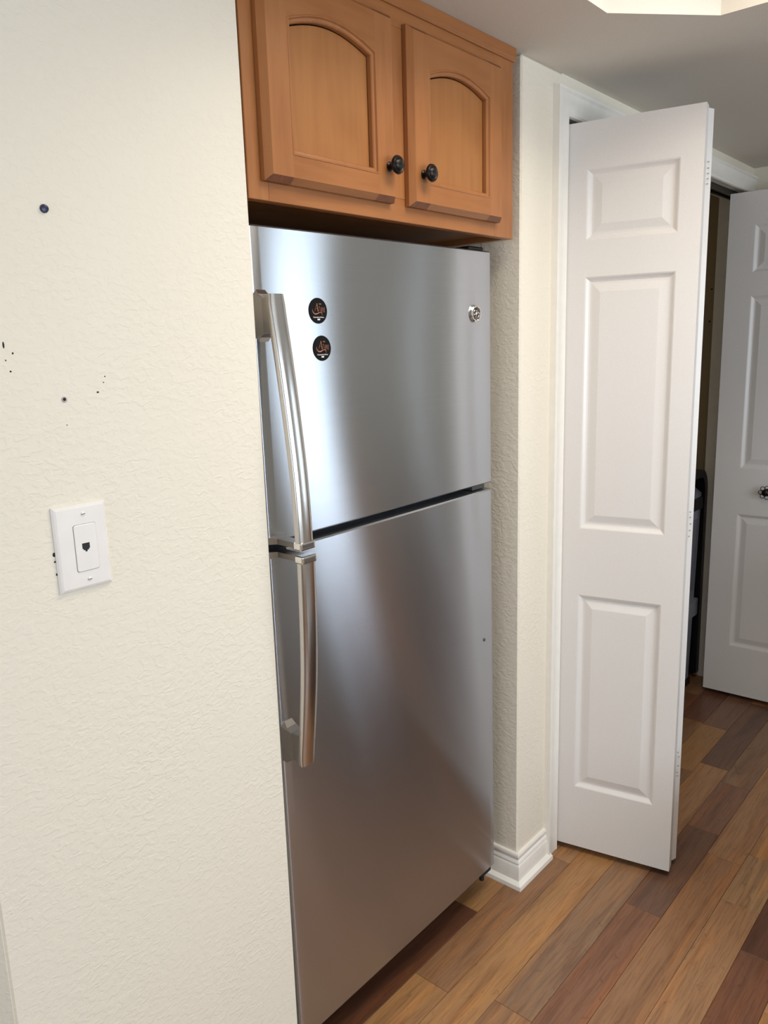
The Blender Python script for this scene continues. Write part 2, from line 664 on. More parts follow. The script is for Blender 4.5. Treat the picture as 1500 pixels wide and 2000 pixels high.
bm = bmesh.new()
holed_wall(bm, -3.12, 5.4, [WIN_FRONT, WIN_PATIO, WIN_SLIVER], lambda u0, u1, z0, z1: box(bm, u0, u1, -3.32, -3.2, z0, z1))
struct('wall_front', bm, M['wall'])
bm = bmesh.new()
holed_wall(bm, -3.32, .5, [WIN_LEFT], lambda u0, u1, z0, z1: box(bm, -3.12, -3.0, u0, u1, z0, z1))
struct('wall_left', bm, M['wall'])
bm = bmesh.new()
holed_wall(bm, -3.32, .9, [WIN_FAR_ADDED], lambda u0, u1, z0, z1: box(bm, 5.2, 5.32, u0, u1, z0, z1))
struct('wall_far', bm, M['wall'])
struct('wall_hall', B(2.70, 5.3, .25, .37, 0, H), M['wall'])


def window(name, axis, c, u0, u1, z0, z1, mull):
    """Frame with sash bars in a wall opening: axis 'x' (wall along x at y=c) or 'y'."""
    def mk(bm, a0, a1, b0, b1, d0, d1):
        if axis == 'x': box(bm, a0, a1, c + d0, c + d1, b0, b1, .004)
        else: box(bm, c + d0, c + d1, a0, a1, b0, b1, .004)
    root = thing(name, ((u0 + u1) / 2, c, z0) if axis == 'x' else (c, (u0 + u1) / 2, z0), kind='structure')
    f = min(.045, (u1 - u0) * .15)
    bm = bmesh.new()
    mk(bm, u0, u0 + f, z0, z1, -.05, .05)
    mk(bm, u1 - f, u1, z0, z1, -.05, .05)
    mk(bm, u0 + f, u1 - f, z0, z0 + f, -.05, .05)
    mk(bm, u0 + f, u1 - f, z1 - f, z1, -.05, .05)
    obj('window_frame', bm, M['trim'], root)
    if mull:
        bm = bmesh.new()
        mk(bm, u0 + f, u1 - f, (z0 + z1) / 2 - .02, (z0 + z1) / 2 + .02, -.02, .02)
        obj('sash_bar', bm, M['trim'], root)
    return root


window('window_1', 'x', -3.26, *WIN_FRONT, True)
window('window_2', 'y', -3.06, *WIN_LEFT, True)
window('added_window_3', 'y', 5.26, *WIN_FAR_ADDED, True)
window('window_4', 'x', -3.26, *WIN_SLIVER, False)
window('window_5', 'x', -3.26, *WIN_PATIO, False)

# ------------------------------------------------------------------ baseboard with its bead, groove and quarter-round shoe
BASE = [(.0, .098), (.006, .098), (.0085, .094), (.0085, .086), (.006, .083), (.006, .079), (.0095, .076), (.0105, .070), (.008, .067),
        (.010, .064), (.0125, .060), (.0125, .019), (.0245, .012), (.0255, .006), (.0255, 0), (0, 0)]


def sweep(bm, path, prof, outn):
    """path: plan points; outn: per point (offset direction, already mitre scaled)."""
    rings = []
    for (x, y), (nx, ny) in zip(path, outn):
        rings.append([(x + nx * d, y + ny * d, z) for d, z in prof])
    return loft(bm, rings)


bm = bmesh.new()
XCAS = .977                    # outer edge of the closet casing
sweep(bm, [(XC, .74), (XC, 0), (XCAS + .012, 0)], BASE, [(-1, 0), (-1, -1), (0, -1)])
struct('baseboard_back', bm, M['trim'], 40)
bm = bmesh.new()
sweep(bm, [(-.9, .38), (-.517, 0), (-.002, 0)], BASE, [(-.7, -.7), (-.4, -1), (0, -1)])
struct('baseboard_left', bm, M['trim'], 40)

# ------------------------------------------------------------------ casing and jambs of the closet opening
CAS = [(0, 0), (0, .0185), (.006, .0185), (.012, .014), (.026, .0125), (.034, .0095), (.056, .009), (.062, .011), (.068, .0085), (.071, .004), (.071, 0)]
# (distance from outer edge, thickness)
bm = bmesh.new()
z_out = 2.0963
xl, xr2 = XCAS, 2.578
rings = []
for (px, pz, dx, dz) in ((xl, 0, 1, 0), (xl, z_out, 1, -1), (xr2, z_out, 0, -1)):
    rings.append([(px + dx * d, -t, pz + dz * d * .86) for d, t in CAS])
loft(bm, rings)
struct('trim_1', bm, M['trim'], 30)
bm = bmesh.new()
box(bm, XJ - .020, XJ - .002, -.004, T + .004, 0, OPZ)
box(bm, XR + .002, XR + .020, -.004, T + .004, 0, OPZ)
box(bm, XJ - .020, XR + .020, -.004, T + .004, OPZ, OPZ + .020)
struct('trim_2', bm, M['trim'])
tr = thing('door_track', (1.78, .045, OPZ), 'dull metal sliding track under the head of the closet opening', 'track')
bm = bmesh.new()
box(bm, XJ, XR, .028, .0305, OPZ - .022, OPZ)
box(bm, XJ, XR, .0595, .062, OPZ - .022, OPZ)
box(bm, XJ, XR, .028, .062, OPZ - .002, OPZ + .0005)
box(bm, XJ, XR, .0305, .036, OPZ - .022, OPZ - .020)
box(bm, XJ, XR, .054, .0595, OPZ - .022, OPZ - .020)
obj('rail', bm, M['track'], tr)


# ------------------------------------------------------------------ moulded bifold leaves
def leaf(root, p0, p1, side, rects, z0=.02, z1=2.02, t=.035, name='door_leaf'):
    """A moulded leaf from plan point p0 to p1; its panelled face lies on the p0-p1 line,
    its thickness goes to 'side' (+1 = left of the direction p0->p1)."""
    a, b2 = Vector(p0), Vector(p1)
    u = (b2 - a)
    w = u.length
    u.normalize()
    nrm = Vector((-u.y, u.x)) * side          # into the slab

    def P(s, d, z):
        q = a + u * s + nrm * d
        return (q.x, q.y, z)
    bm = bmesh.new()
    ss = [0, rects[0][0], rects[0][1], w]
    zs = sorted({z0, z1} | {z for r in rects for z in r[2:]})
    vt = {}

    def V(s, d, z):
        k = (round(s, 5), round(d, 5), round(z, 5))
        if k not in vt: vt[k] = bm.verts.new(P(s, d, z))
        return vt[k]
    fields = []
    for dd, sgn in ((0, 1), (t, -1)):
        for i in range(3):
            for zz0, zz1 in zip(zs[:-1], zs[1:]):
                s0, s1 = ss[i], ss[i + 1]
                isp = i == 1 and any(abs(r[2] - zz0) < 1e-6 and abs(r[3] - zz1) < 1e-6 for r in rects)
                if not isp:
                    bm.faces.new((V(s0, dd, zz0), V(s1, dd, zz0), V(s1, dd, zz1), V(s0, dd, zz1)))
                    continue
                # ogee slope down into a channel, then the bevel of the raised field
                prev = [V(s0, dd, zz0), V(s1, dd, zz0), V(s1, dd, zz1), V(s0, dd, zz1)]
                for ins, dep in ((.003, .0012), (.009, .0065), (.013, .0085), (.0165, .0085)):
                    cur = [V(s0 + ins, dd + sgn * dep, zz0 + ins), V(s1 - ins, dd + sgn * dep, zz0 + ins),
                           V(s1 - ins, dd + sgn * dep, zz1 - ins), V(s0 + ins, dd + sgn * dep, zz1 - ins)]
                    for q in range(4):
                        bm.faces.new((prev[q], prev[(q + 1) % 4], cur[(q + 1) % 4], cur[q]))
                    prev = cur
                bm.faces.new(prev)
                fields.append((s0, s1, zz0, zz1, dd, sgn))
    # edges of the slab
    for z in (z0, z1):
        for i in range(3):
            bm.faces.new((V(ss[i], 0, z), V(ss[i + 1], 0, z), V(ss[i + 1], t, z), V(ss[i], t, z)))
    for s in (0, w):
        for zz0, zz1 in zip(zs[:-1], zs[1:]):
            bm.faces.new((V(s, 0, zz0), V(s, 0, zz1), V(s, t, zz1), V(s, t, zz0)))
    lf = obj(name, bm, M['door'], root)
    for (s0, s1, zz0, zz1, dd, sgn) in fields:
        bm = bmesh.new()
        rings = []
        for ins, dep in ((.0165, .0086), (.020, .0080), (.037, .0030), (.039, .0026)):
            rings.append([P(s0 + ins, dd + sgn * dep, zz0 + ins), P(s1 - ins, dd + sgn * dep, zz0 + ins),
                          P(s1 - ins, dd + sgn * dep, zz1 - ins), P(s0 + ins, dd + sgn * dep, zz1 - ins)])
        loft(bm, rings, caps=False)
        vs = [v for v in bm.verts]
        bm.faces.new(vs[-4:])
        obj('raised_panel', bm, M['door'], lf)
    return lf, P


PZ = [(.213, .800), (.989, 1.650), (1.739, 1.909)]
d1 = thing('door_1', (1.0484, -.0032, 0), 'open white bifold closet door with three raised panels beside the column', kind='structure')
p0, p1 = (1.0500, -.0032), (1.1146, -.3208)
lf, P1 = leaf(d1, p0, p1, 1, [(.050, .272, *z) for z in PZ])
# second leaf folds back behind the first, hinged along the outer edge
u = (Vector(p1) - Vector(p0)).normalized()
nn = Vector((-u.y, u.x))
q0 = Vector((1.1515, -.3135))
q1 = Vector((q0.x + .105, .030))
lf2, P2 = leaf(d1, q0 + Vector((.035 * .98, .0)), q1 + Vector((.035 * .98, 0)), 1, [(.055, .277, *z) for z in PZ])
for zz in (.25, 1.02, 1.80):
    bm = bmesh.new()
    tube(bm, [Vector((p1[0] + nn.x * .036, p1[1] + nn.y * .036 + .004, zz - .035)), Vector((p1[0] + nn.x * .036, p1[1] + nn.y * .036 + .004, zz + .035))], .003)
    obj('hinge', bm, M['track'], d1)
# paint chips on the hinge edge of the folded leaf
for zz in (.288, .300, .318, .345, .362, .98, .995, 1.012, 1.03, 1.045, 1.85, 1.862, 1.874, 1.886, 1.90):
    c = q0 + Vector((.035 * random.uniform(.35, .62), 0))
    bm = bmesh.new()
    box(bm, c.x - .0011, c.x + .0008, q0.y - .0004, q0.y + .003, zz - .0013, zz + .0013)
    obj('paint_chip', bm, M['chip'], lf2)

d2 = thing('door_2', (2.50, .03, 0), 'far white bifold closet door with dark ornate knob, standing open', kind='structure')
lfb, PB = leaf(d2, (2.400, .027), (2.409, -.363), 1, [(.095, .300, z[0] + .018, z[1] - .008) if z[0] < .3 else (.095, .300, z[0] - .012, z[1] - .008) for z in PZ])
leaf(d2, (2.482, .027), (2.450, -.363), -1, [(.095, .300, *z) for z in PZ])
# ornate knob: dark stem and an open flower of wire loops
kx, ky, kz = 2.4045, -.176, .892
bm = bmesh.new()
lathe(bm, [(.0, 0), (.012, 0), (.012, -.004), (.006, -.007), (.005, -.022), (.012, -.026), (.014, -.034), (.008, -.040), (.0, -.041)], (kx + .001, ky, kz), (1, 0, 0), 20)
knob = obj('knob', bm, M['bronze'], d2, 40)
bm = bmesh.new()
for k in range(7):
    an = 2 * PI * k / 7
    cy, cz = ky + .019 * math.cos(an), kz + .019 * math.sin(an)
    pts = [(kx - .027, cy + .0078 * math.cos(t), cz + .0078 * math.sin(t)) for t in [2 * PI * j / 14 for j in range(15)]]
    tube(bm, pts, .0014, 6)
obj('petal_loops', bm, M['bronze'], knob, 60)

# ------------------------------------------------------------------ bin in the closet
bn = thing('trash_bin', (2.28, .29, 0), 'tall grey plastic bin with black rounded frame inside the dark closet', 'bin')


def taper(x0, x1, y0, y1, z0, z1, k=.0, r=.02):
    """Rounded-corner tapered body."""
    bm = bmesh.new()
    rings = []
    for z, g in ((z0, 0), (z1, k)):
        ring = []
        for cx, cy, a0 in ((x1 + g - r, y1 + g - r, 0), (x0 - g + r, y1 + g - r, PI / 2), (x0 - g + r, y0 - g + r, PI), (x1 + g - r, y0 - g + r, 1.5 * PI)):
            for j in range(5):
                an = a0 + PI / 2 * j / 4
                ring.append((cx + r * math.cos(an), cy + r * math.sin(an), z))
        rings.append(ring)
    return loft(bm, rings)


obj('body', taper(2.06, 2.474, .112, .46, .018, .79, .012), M['bingrey'], bn, 40)
fp = obj('front_panel', taper(2.085, 2.452, .104, .115, .43, .745, .004, .005), M['binlid'], bn, 40)
obj('band', taper(2.07, 2.482, .092, .40, .315, .385, .0, .01), M['bingrey'], bn, 40)
obj('rim', taper(2.035, 2.487, .090, .475, .788, .835, .0, .03), M['blackplastic'], bn, 40)
# lid: sloped slate cap
bm = bmesh.new()
prof = [(.10, .836), (.10, .852), (.13, .874), (.22, .888), (.36, .893), (.46, .885), (.46, .836)]
loft(bm, [[(x, y, z) for y, z in prof] for x in (2.05, 2.472)])
obj('lid', bm, M['binlid'], bn)
bm = bmesh.new()
pts = [(2.516, .105, .03), (2.520, .108, .80)] + [(2.460 + .060 * math.cos(t), .108, .85 + .085 * math.sin(t)) for t in [PI / 2 * j / 8 for j in range(9)]] + \
      [(2.07 - .060 * math.sin(t), .108, .85 + .085 * math.cos(t)) for t in [PI / 2 * j / 8 for j in range(9)]] + [(2.012, .108, .80), (2.02, .105, .03)]
rings = []
for i, p in enumerate(pts):
    a, c = Vector(pts[max(i - 1, 0)]), Vector(pts[min(i + 1, len(pts) - 1)])
    t = (c - a).normalized()
    s = Vector((0, 1, 0)).cross(t).normalized() * .016
    p = Vector(p)
    rings.append([p + s + Vector((0, -.012, 0)), p - s + Vector((0, -.012, 0)), p - s + Vector((0, .03, 0)), p + s + Vector((0, .03, 0))])
loft(bm, rings)
obj('frame', bm, M['blackplastic'], bn)
obj('base', taper(2.055, 2.468, .10, .46, 0, .022, 0, .02), M['blackplastic'], bn)

# screw holes in the closet side wall
for y, z in ((.152, 1.688), (.154, 1.557)):
    bm = bmesh.new()
    lathe(bm, [(0, 0), (.004, 0), (.003, -.0012), (0, -.0012)], (2.62, y, z), (1, 0, 0), 10)
    obj('screw_hole', bm, M['hole'], wall_closet)

# ------------------------------------------------------------------ refrigerator
FX0, FX1, YF = .0335, .7645, .032
fr = thing('refrigerator', ((FX0 + FX1) / 2, .40, 0), 'stainless steel top freezer refrigerator standing in the wall alcove', 'refrigerator')
bx('cabinet_body', M['fridge_side'], fr, FX0 + .012, FX1 - .012, .098, .72, .03, 1.678, bev=.006)
bx('gap_shade_strip', M['black'], fr, FX0 + .012, FX1 - .012, .0965, .1, 1.10, 1.18)  # black strip added to paint the shade in the gap between the doors
bx('toe_grille', M['black'], fr, FX0 + .02, FX1 - .02, .085, .11, .012, .078)


def bulge(x, z, zm, amp, tilt):
    s = (x - (FX0 + FX1) / 2) / (FX1 - FX0)
    return -amp * (1 - 4 * s * s) + tilt * s + .0005 * math.sin(6.5 * x + 3.1 * z) + .0004 * math.sin(2.6 * z + 4 * x)


def fridge_door(z0, z1, amp, tilt):
    """Steel skin: gently bowed front, rounded vertical edges with a groove, folded back."""
    d = thing('door', ((FX0 + FX1) / 2, YF, z0))
    d.parent = fr
    d.location = Vector(((FX0 + FX1) / 2, YF, z0)) - fr.location
    nx, nz = 40, 24
    r = .0055
    left = [(FX0, YF + .062), (FX0, YF + .0135), (FX0 + .003, YF + .0125), (FX0 + .003, YF + .0090), (FX0, YF + .0080), (FX0, YF + r)]
    left += [(FX0 + r - r * math.cos(a), YF + r - r * math.sin(a)) for a in (PI / 8, PI / 4, 3 * PI / 8, PI / 2)]
    mid = [(FX0 + r + (FX1 - FX0 - 2 * r) * i / nx, YF) for i in range(1, nx)]
    rightp = [(FX1 - (x - FX0), y) for x, y in left[::-1]]
    prof = left + mid + rightp
    bm = bmesh.new()
    rings = []
    for k in range(nz + 1):
        z = z0 + (z1 - z0) * k / nz
        ring = []
        for x, y in prof:
            f = max(0, min(1, (YF + .03 - y) / .03))
            ring.append((x, y + bulge(x, z, 0, amp, tilt) * f, z))
        rings.append(ring)
    # small rounding at the top and bottom
    def ins(ring, dz, e):
        return [(x, y + (e if y < YF + .02 else 0), z + dz) for x, y, z in ring]
    rings = [ins(rings[0], 0, .003)] + [ins(rings[0], .003, 0)] + rings[1:-1] + [ins(rings[-1], -.003, 0), ins(rings[-1], 0, .003)]
    loft(bm, rings)
    skin = obj('steel_skin', bm, M['steel'], d, 35)
    bx('gasket', M['black'], d, FX0 + .012, FX1 - .012, YF + .0615, YF + .0662, z0 + .012, z1 - .012)
    return d


dU = fridge_door(1.1495, 1.694, .0015, .0)
dL = fridge_door(.082, 1.1335, .002, .0)


def handle(d, path, zm0, zm1, zend, up_mount):
    """Bowed bar: mount block at one end, bracket and chrome cap at the other (meeting) end."""
    X, hw = .052, .0172
    bm = bmesh.new()
    rings = []
    prof = [(-1, .012), (-1, .0042), (-.95, .0018), (-.86, .0003), (-.4, -.0010), (.4, -.0010), (.86, .0003), (.95, .0018), (1, .0042), (1, .012)]
    n = 26
    zs = [path[0][1] + (path[-1][1] - path[0][1]) * i / n for i in range(n + 1)]

    def yat(z):
        for (ya, za), (yb, zb) in zip(path[:-1], path[1:]):
            lo, hi = min(za, zb), max(za, zb)
            if lo - 1e-9 <= z <= hi + 1e-9:
                t = (z - za) / (zb - za)
                return ya + (yb - ya) * t
        return path[-1][0]

    def ysm(z):
        return sum(yat(min(max(z + e, min(path[0][1], path[-1][1])), max(path[0][1], path[-1][1]))) for e in (-.04, -.02, 0, .02, .04)) / 5
    for i, z in enumerate(zs):
        k = 1.0
        if i == 0: k = .90
        rings.append([(X + s * hw * k, ysm(z) + dd, z) for s, dd in prof])
    loft(bm, rings)
    bar = obj('handle', bm, M['chrome'], d, 40)
    # chrome end cap with its dark window, at the meeting end
    ze, ye = path[-1][1], ysm(path[-1][1])
    sg = 1 if zend > path[0][1] else -1
    c0, c1 = sorted((ze - sg * .001, ze + sg * .013))
    cap = bx('end_cap', M['bright'], bar, X - hw - .0006, X + hw + .0006, ye - .0030, ye + .018, c0, c1, bev=.0028, seg=2)
    c0, c1 = sorted((ze + sg * .002, ze + sg * .009))
    # bracket back to the door
    b0, b1 = sorted((ze + sg * .001, ze + sg * .011))
    bm = bmesh.new()
    yd = YF + .004
    loft(bm, [[(X - .012, ye + .010, b0), (X + .012, ye + .010, b0), (X + .012, ye + .010, b1), (X - .012, ye + .010, b1)],
              [(X - .010, yd - .018, b0), (X + .012, yd - .018, b0), (X + .012, yd - .018, b1), (X - .010, yd - .018, b1)],
              [(X - .028, yd, b0 - .004 * (sg > 0)), (X + .024, yd, b0 - .004 * (sg > 0)), (X + .024, yd, b1 + .004 * (sg < 0)), (X - .028, yd, b1 + .004 * (sg < 0))]])
    obj('bracket', bm, M['chrome'], bar)
    bx('cap_window', M['fridge_side'], bar, X - hw + .004, X + hw - .005, ye - .0036, ye - .0020, c0, c1, bev=.0005)
    # mount block: faceted pillar flaring onto the door
    bm = bmesh.new()
    a0, a1 = sorted((zm0, zm1))
    ym = ysm(path[0][1])
    fl = .018
    fa, fb = a0 - fl, a1 + fl
    yd = YF + .003

    def oct8(xa, xb, za, zb, y, c):
        return [(xa + c, y, za), (xb - c, y, za), (xb, y, za + c), (xb, y, zb - c), (xb - c, y, zb), (xa + c, y, zb), (xa, y, zb - c), (xa, y, za + c)]
    loft(bm, [oct8(X - .0125, X + .013, a0, a1, ym + .010, .0012), oct8(X - .0125, X + .013, a0, a1, ym + .010 + (yd - ym - .010) * .45, .0012),
              oct8(X - .0145, X + .015, a0 - .006, a1 + .006, ym + .010 + (yd - ym - .010) * .72, .003), oct8(X - .0172, X + .019, fa, fb, yd, .010)])
    obj('mount', bm, M['chrome'], bar)
    return bar


handle(dU, [(-.0085, 1.580), (-.0130, 1.555), (-.0268, 1.457), (-.0377, 1.356), (-.0460, 1.264), (-.0490, 1.160)], 1.516, 1.576, 1.150, True)
handle(dL, [(-.0175, .726), (-.0222, .745), (-.0317, .816), (-.0426, .910), (-.0480, 1.006), (-.0510, 1.124)], .731, .786, 1.14, False)
# hinge covers and the bottom hinge bracket
bx('hinge_cover', M['black'], fr, FX1 - .070, FX1 - .012, YF + .012, YF + .075, 1.694, 1.704, bev=.003)
bm = B(FX1 - .062, FX1 - .010, YF + .016, YF + .08, 1.135, 1.148, .002)
obj('middle_hinge', bm, M['fridge_side'], fr)
bm = bmesh.new()
box(bm, FX1 - .050, FX1 - .004, YF + .008, YF + .09, .060, .081, .003)
lathe(bm, [(0, 0), (.007, 0), (.007, .02), (0, .02)], (FX1 - .04, YF + .016, .048), (0, 0, 1), 12)
obj('bottom_hinge', bm, M['black'], fr)
for x in (FX0 + .05, FX1 - .05):
    for y in (.15, .66):
        bm = bmesh.new()
        lathe(bm, [(0, 0), (.018, 0), (.018, .012), (.008, .014), (.008, .035), (0, .035)], (x, y, .0), (0, 0, 1), 14)
        obj('foot', bm, M['black'], fr)
# round chrome maker's badge
bc = Vector((.694, YF - .0005, 1.553))
bm = bmesh.new()
lathe(bm, [(.0195, .002), (.0195, -.004), (.0175, -.006), (.0155, -.006), (.0140, -.0035), (.0, -.0035)], bc, (0, 1, 0), 36)
badge = obj('badge', bm, M['bright'], dU, 40)
bm = bmesh.new()
lathe(bm, [(.0, -.0034), (.0132, -.0034), (.0132, -.0042), (.0, -.0042)], bc, (0, 1, 0), 32)
obj('badge_field', bm, M['black'], badge)
bm = bmesh.new()
yy = bc.y - .0046


def curl(pts, r=.00055):
    tube(bm, [(bc.x + a, yy, bc.z + c) for a, c in pts], r, 6)


for sx in (-1, 1):
    curl([(sx * (.0038 + .0032 * math.cos(t)), .0042 + .0040 * math.sin(t)) for t in [2 * PI * j / 14 for j in range(15)]])
    curl([(sx * (.0042 + .0036 * math.cos(t)), -.0040 + .0036 * math.sin(t)) for t in [2 * PI * j / 14 for j in range(12)]])
    curl([(sx * .0105 * math.cos(t), .0105 * math.sin(t)) for t in [PI / 2 * (-.62) + PI * .62 * j / 10 for j in range(11)]], .0005)
curl([(.0022 * math.sin(t * 2), .0095 - .019 * t / PI) for t in [PI * j / 14 for j in range(15)]])
curl([(-.006, -.0088), (-.002, -.0105), (.002, -.0105), (.006, -.0088)])
obj('monogram', bm, M['bright'], badge, 60)
bm = bmesh.new()
lathe(bm, [(0, .001), (.0042, .001), (.0042, -.0012), (.003, -.002), (0, -.002)], (.722, YF - .0005, .749), (0, 1, 0), 16)
obj('door_plug', bm, M['fridge_side'], dL, 40)
fr.rotation_euler = (0, -math.radians(.45), 0)
fr.location.z = .0028


# ------------------------------------------------------------------ two round magnets
def magnet(x, z, label):
    yb = YF - .0014
    o = thing('fridge_magnet', (x, yb, z), label, 'magnet', 'round black fridge magnets')
    bm = bmesh.new()
    lathe(bm, [(0, .0006), (.0226, .0006), (.0230, 0), (.0226, -.0012), (0, -.0012)], (x, yb - .0003, z), (0, 1, 0), 40)
    obj('disc', bm, M['magnet'], o, 40)
    yt = yb - .00175
    ux, uz = (1, 0, 0), (0, 0, 1)
    sl = math.radians(-1)
    # tall thin serif-like capitals drawn as strokes: A l u p i, with its swash
    bm = bmesh.new()

    def st(pts, r):
        tube(bm, [(x + a, yt, z + c) for a, c in pts], r, 6)
    st([(-.0035, .0130), (-.0035 + .0022, -.0015)], .0007)          # A right stem (thick)
    st([(-.0035, .0130), (-.0085, .0010), (-.0098, -.0012)], .0002)  # A left hairline
    st([(-.0075, .0035), (-.0020, .0038)], .00016)
    st([(.0022, .0078), (.0010, -.0018)], .00026)
    st([(.0022, .0078), (.0040, .0070)], .0003)
    for dx in (.0062, .0088, .0124, .0152):
        st([(dx, .0062), (dx - .0006, -.0025)], .00026)
    st([(.0062, -.0022), (.0072, -.0034), (.0084, -.0022)], .0002)
    st([(.0092, .0058), (.0104, .0062), (.0108, .0030), (.0098, .0005)], .0002)
    st([(.0088, -.0025), (.0086, -.0070)], .00026)
    st([(.0158, .0062), (.0150, .0010), (.0156, -.0028)], .00026)
    # swash: from the A's hairline round to the left and off under the word
    sw = [(-.0150, .0030), (-.0152, .0000), (-.0140, -.0030), (-.0112, -.0052), (-.0072, -.0062), (-.0030, -.0052), (.0012, -.0034), (.0052, -.0028), (.0086, -.0046), (.0098, -.0084)]
    rr = [.0002, .0004, .0008, .0011, .0012, .0010, .0007, .0005, .0004, .0002]
    tube(bm, [(x + a, yt, z + c) for a, c in sw], rr, 6)
    obj('script', bm, M['copper'], o, 60)
    obj('small_word', text_bm('THE', .0034, (x + .0045, yt, z + .0118), ux, uz, .0003), M['copper'], o)
    obj('caption', text_bm('Cosmetics & More', .0036, (x, yt, z - .0115), ux, uz, .0003, ex=.00004), M['whiteprint'], o)
    bx('icon', M['whiteprint'], o, x - .0032, x - .0002, yt - .0002, yt + .0003, z - .0168, z - .0140)
    bx('icon', M['whiteprint'], o, x + .0002, x + .0032, yt - .0002, yt + .0003, z - .0168, z - .0140)
    return o


magnet(.1735, 1.5565, 'upper round black magnet with copper script on the freezer door')
magnet(.1795, 1.4895, 'lower round black magnet with copper script on the freezer door')

# ------------------------------------------------------------------ wall cabinet above the refrigerator
cb = thing('wall_cabinet', (.40, 0, 1.727), 'honey maple wall cabinet with two arched doors above the refrigerator', 'cabinet')
CX0, CX1, CZ0, CZ1 = .0015, .7946, 1.7268, 2.1305
yb, yfr = .0195, .0005                 # face frame front at y = 0
bm = bmesh.new()
box(bm, CX0, CX0 + .016, yb, .33, CZ0, CZ1)
box(bm, CX1 - .016, CX1, yb, .33, CZ0, CZ1)
box(bm, CX0, CX1, yb, .33, CZ0 + .012, CZ0 + .026)
box(bm, CX0, CX1, .32, .33, CZ0, CZ1)
obj('carcass', bm, M['maple'], cb)
bx('frame_stile', M['maple'], cb, CX0, CX0 + .042, yfr, yb, CZ0, CZ1, bev=.0008)
bx('frame_stile', M['maple'], cb, CX1 - .078, CX1, yfr, yb, CZ0, CZ1, bev=.0008)
bx('frame_stile', M['maple'], cb, .338, .412, yfr + .0003, yb, CZ0 + .042, CZ1 - .06, bev=.0008)
bx('frame_rail', M['maple_x'], cb, CX0 + .042, CX1 - .078, yfr + .0003, yb, CZ0, CZ0 + .042, bev=.0008)
bx('frame_rail', M['maple_x'], cb, CX0 + .042, CX1 - .078, yfr + .0003, yb, CZ1 - .06, CZ1, bev=.0008)
bm = bmesh.new()                      # scribe moulding along the ceiling
prof = [(.0, 2.104), (-.003, 2.104), (-.0045, 2.106), (-.0045, 2.109), (-.0065, 2.112), (-.0065, 2.1312), (.0, 2.1312)]
loft(bm, [[(x, y, z) for y, z in prof] for x in (CX0, CX1 + .0015)])
obj('crown_strip', bm, M['maple_x'], cb)


def cab_door(x0, x1, knob_x):
    z0, z1 = 1.7555, 2.0785
    yf, yk = -.0205, -.0002
    sw = .0555
    d = thing('door', ((x0 + x1) / 2, 0, z0))
    d.parent = cb
    d.location = Vector(((x0 + x1) / 2, 0, z0)) - cb.location
    c, dep = .0095, .011
    a0, a1 = x0 + sw, x1 - sw
    zb = z0 + .0445
    zs, rise = 2.003, .034

    def arc(xa, xb, dz=0, n=14):
        return [(xa + (xb - xa) * i / n, zs + dz + rise * math.sin(PI * (.09 + .82 * i / n)) ** .9 - rise * math.sin(PI * .09) ** .9) for i in range(n + 1)]
    # stiles (full height; end grain shows on their chamfered ends)
    for s0, s1, lefty in ((x0, a0, True), (a1, x1, False)):
        pts = [(s0, z0), (s1, z0), (s1, z1), (s0, z1)]
        amt = [c, 0 if lefty else c, c, c if lefty else 0]
        bm = cham_prism(pts, amt, yf, yk, dep)
        for f in bm.faces:
            n = f.normal if f.normal.length else None
            f.normal_update()
            if abs(f.normal.z) > .5: f.material_index = 1
        obj('stile', bm, [M['maple'], M['endgrain']], d)
    obj('rail', cham_prism([(a0, z0), (a1, z0), (a1, zb), (a0, zb)], [c, 0, 0, 0], yf, yk, dep), M['maple_x'], d)
    ar = arc(a0, a1)
    pts = ar + [(a1, z1), (a0, z1)]
    amt = [0] * (len(ar) - 1) + [0, c, 0]
    obj('arched_rail', cham_prism(pts, amt, yf, yk, dep), M['maple_x'], d)
    # flat panel
    pa = offset_poly([(a0, zb), (a1, zb)] + arc(a0, a1)[::-1], [.0112] * 17)
    bm = bmesh.new()
    loft(bm, [[(px, -.0075, pz) for px, pz in pa], [(px, -.0025, pz) for px, pz in pa]])
    obj('panel', bm, M['maple_panel'], d)
    # stuck moulding round the opening
    pts = [(a0, zb), (a1, zb)] + arc(a0, a1)[::-1]
    rings = []
    for ins, yy in ((-.0015, yf + .0002), (.0, yf - .0010), (.0020, yf - .0012), (.0035, yf + .0022), (.0075, yf + .0030), (.0092, yf + .0050), (.0094, -.0070)):
        q = offset_poly(pts, [ins] * len(pts))
        rings.append([(p.x, yy, p.y) for p in q])
    bm = bmesh.new()
    loft(bm, rings, caps=False)
    obj('bead', bm, M['maple'], d)
    # knob: stem, flared mushroom head with ring and domed centre
    bm = bmesh.new()
    kz = 1.8165
    lathe(bm, [(0, 0), (.0085, 0), (.0085, -.002), (.0055, -.004), (.0050, -.012), (.0075, -.015), (.0150, -.0165), (.0168, -.019), (.0160, -.0225),
               (.0140, -.0240), (.0125, -.0236), (.0112, -.0228), (.0095, -.0250), (.0060, -.0268), (0, -.0274)], (knob_x, yf, kz), (0, 1, 0), 36)
    k = obj('knob', bm, M['bronze'], d, 50)
    return d


cab_door(.0275, .3515, .3275)
cab_door(.3975, .7235, .4315)

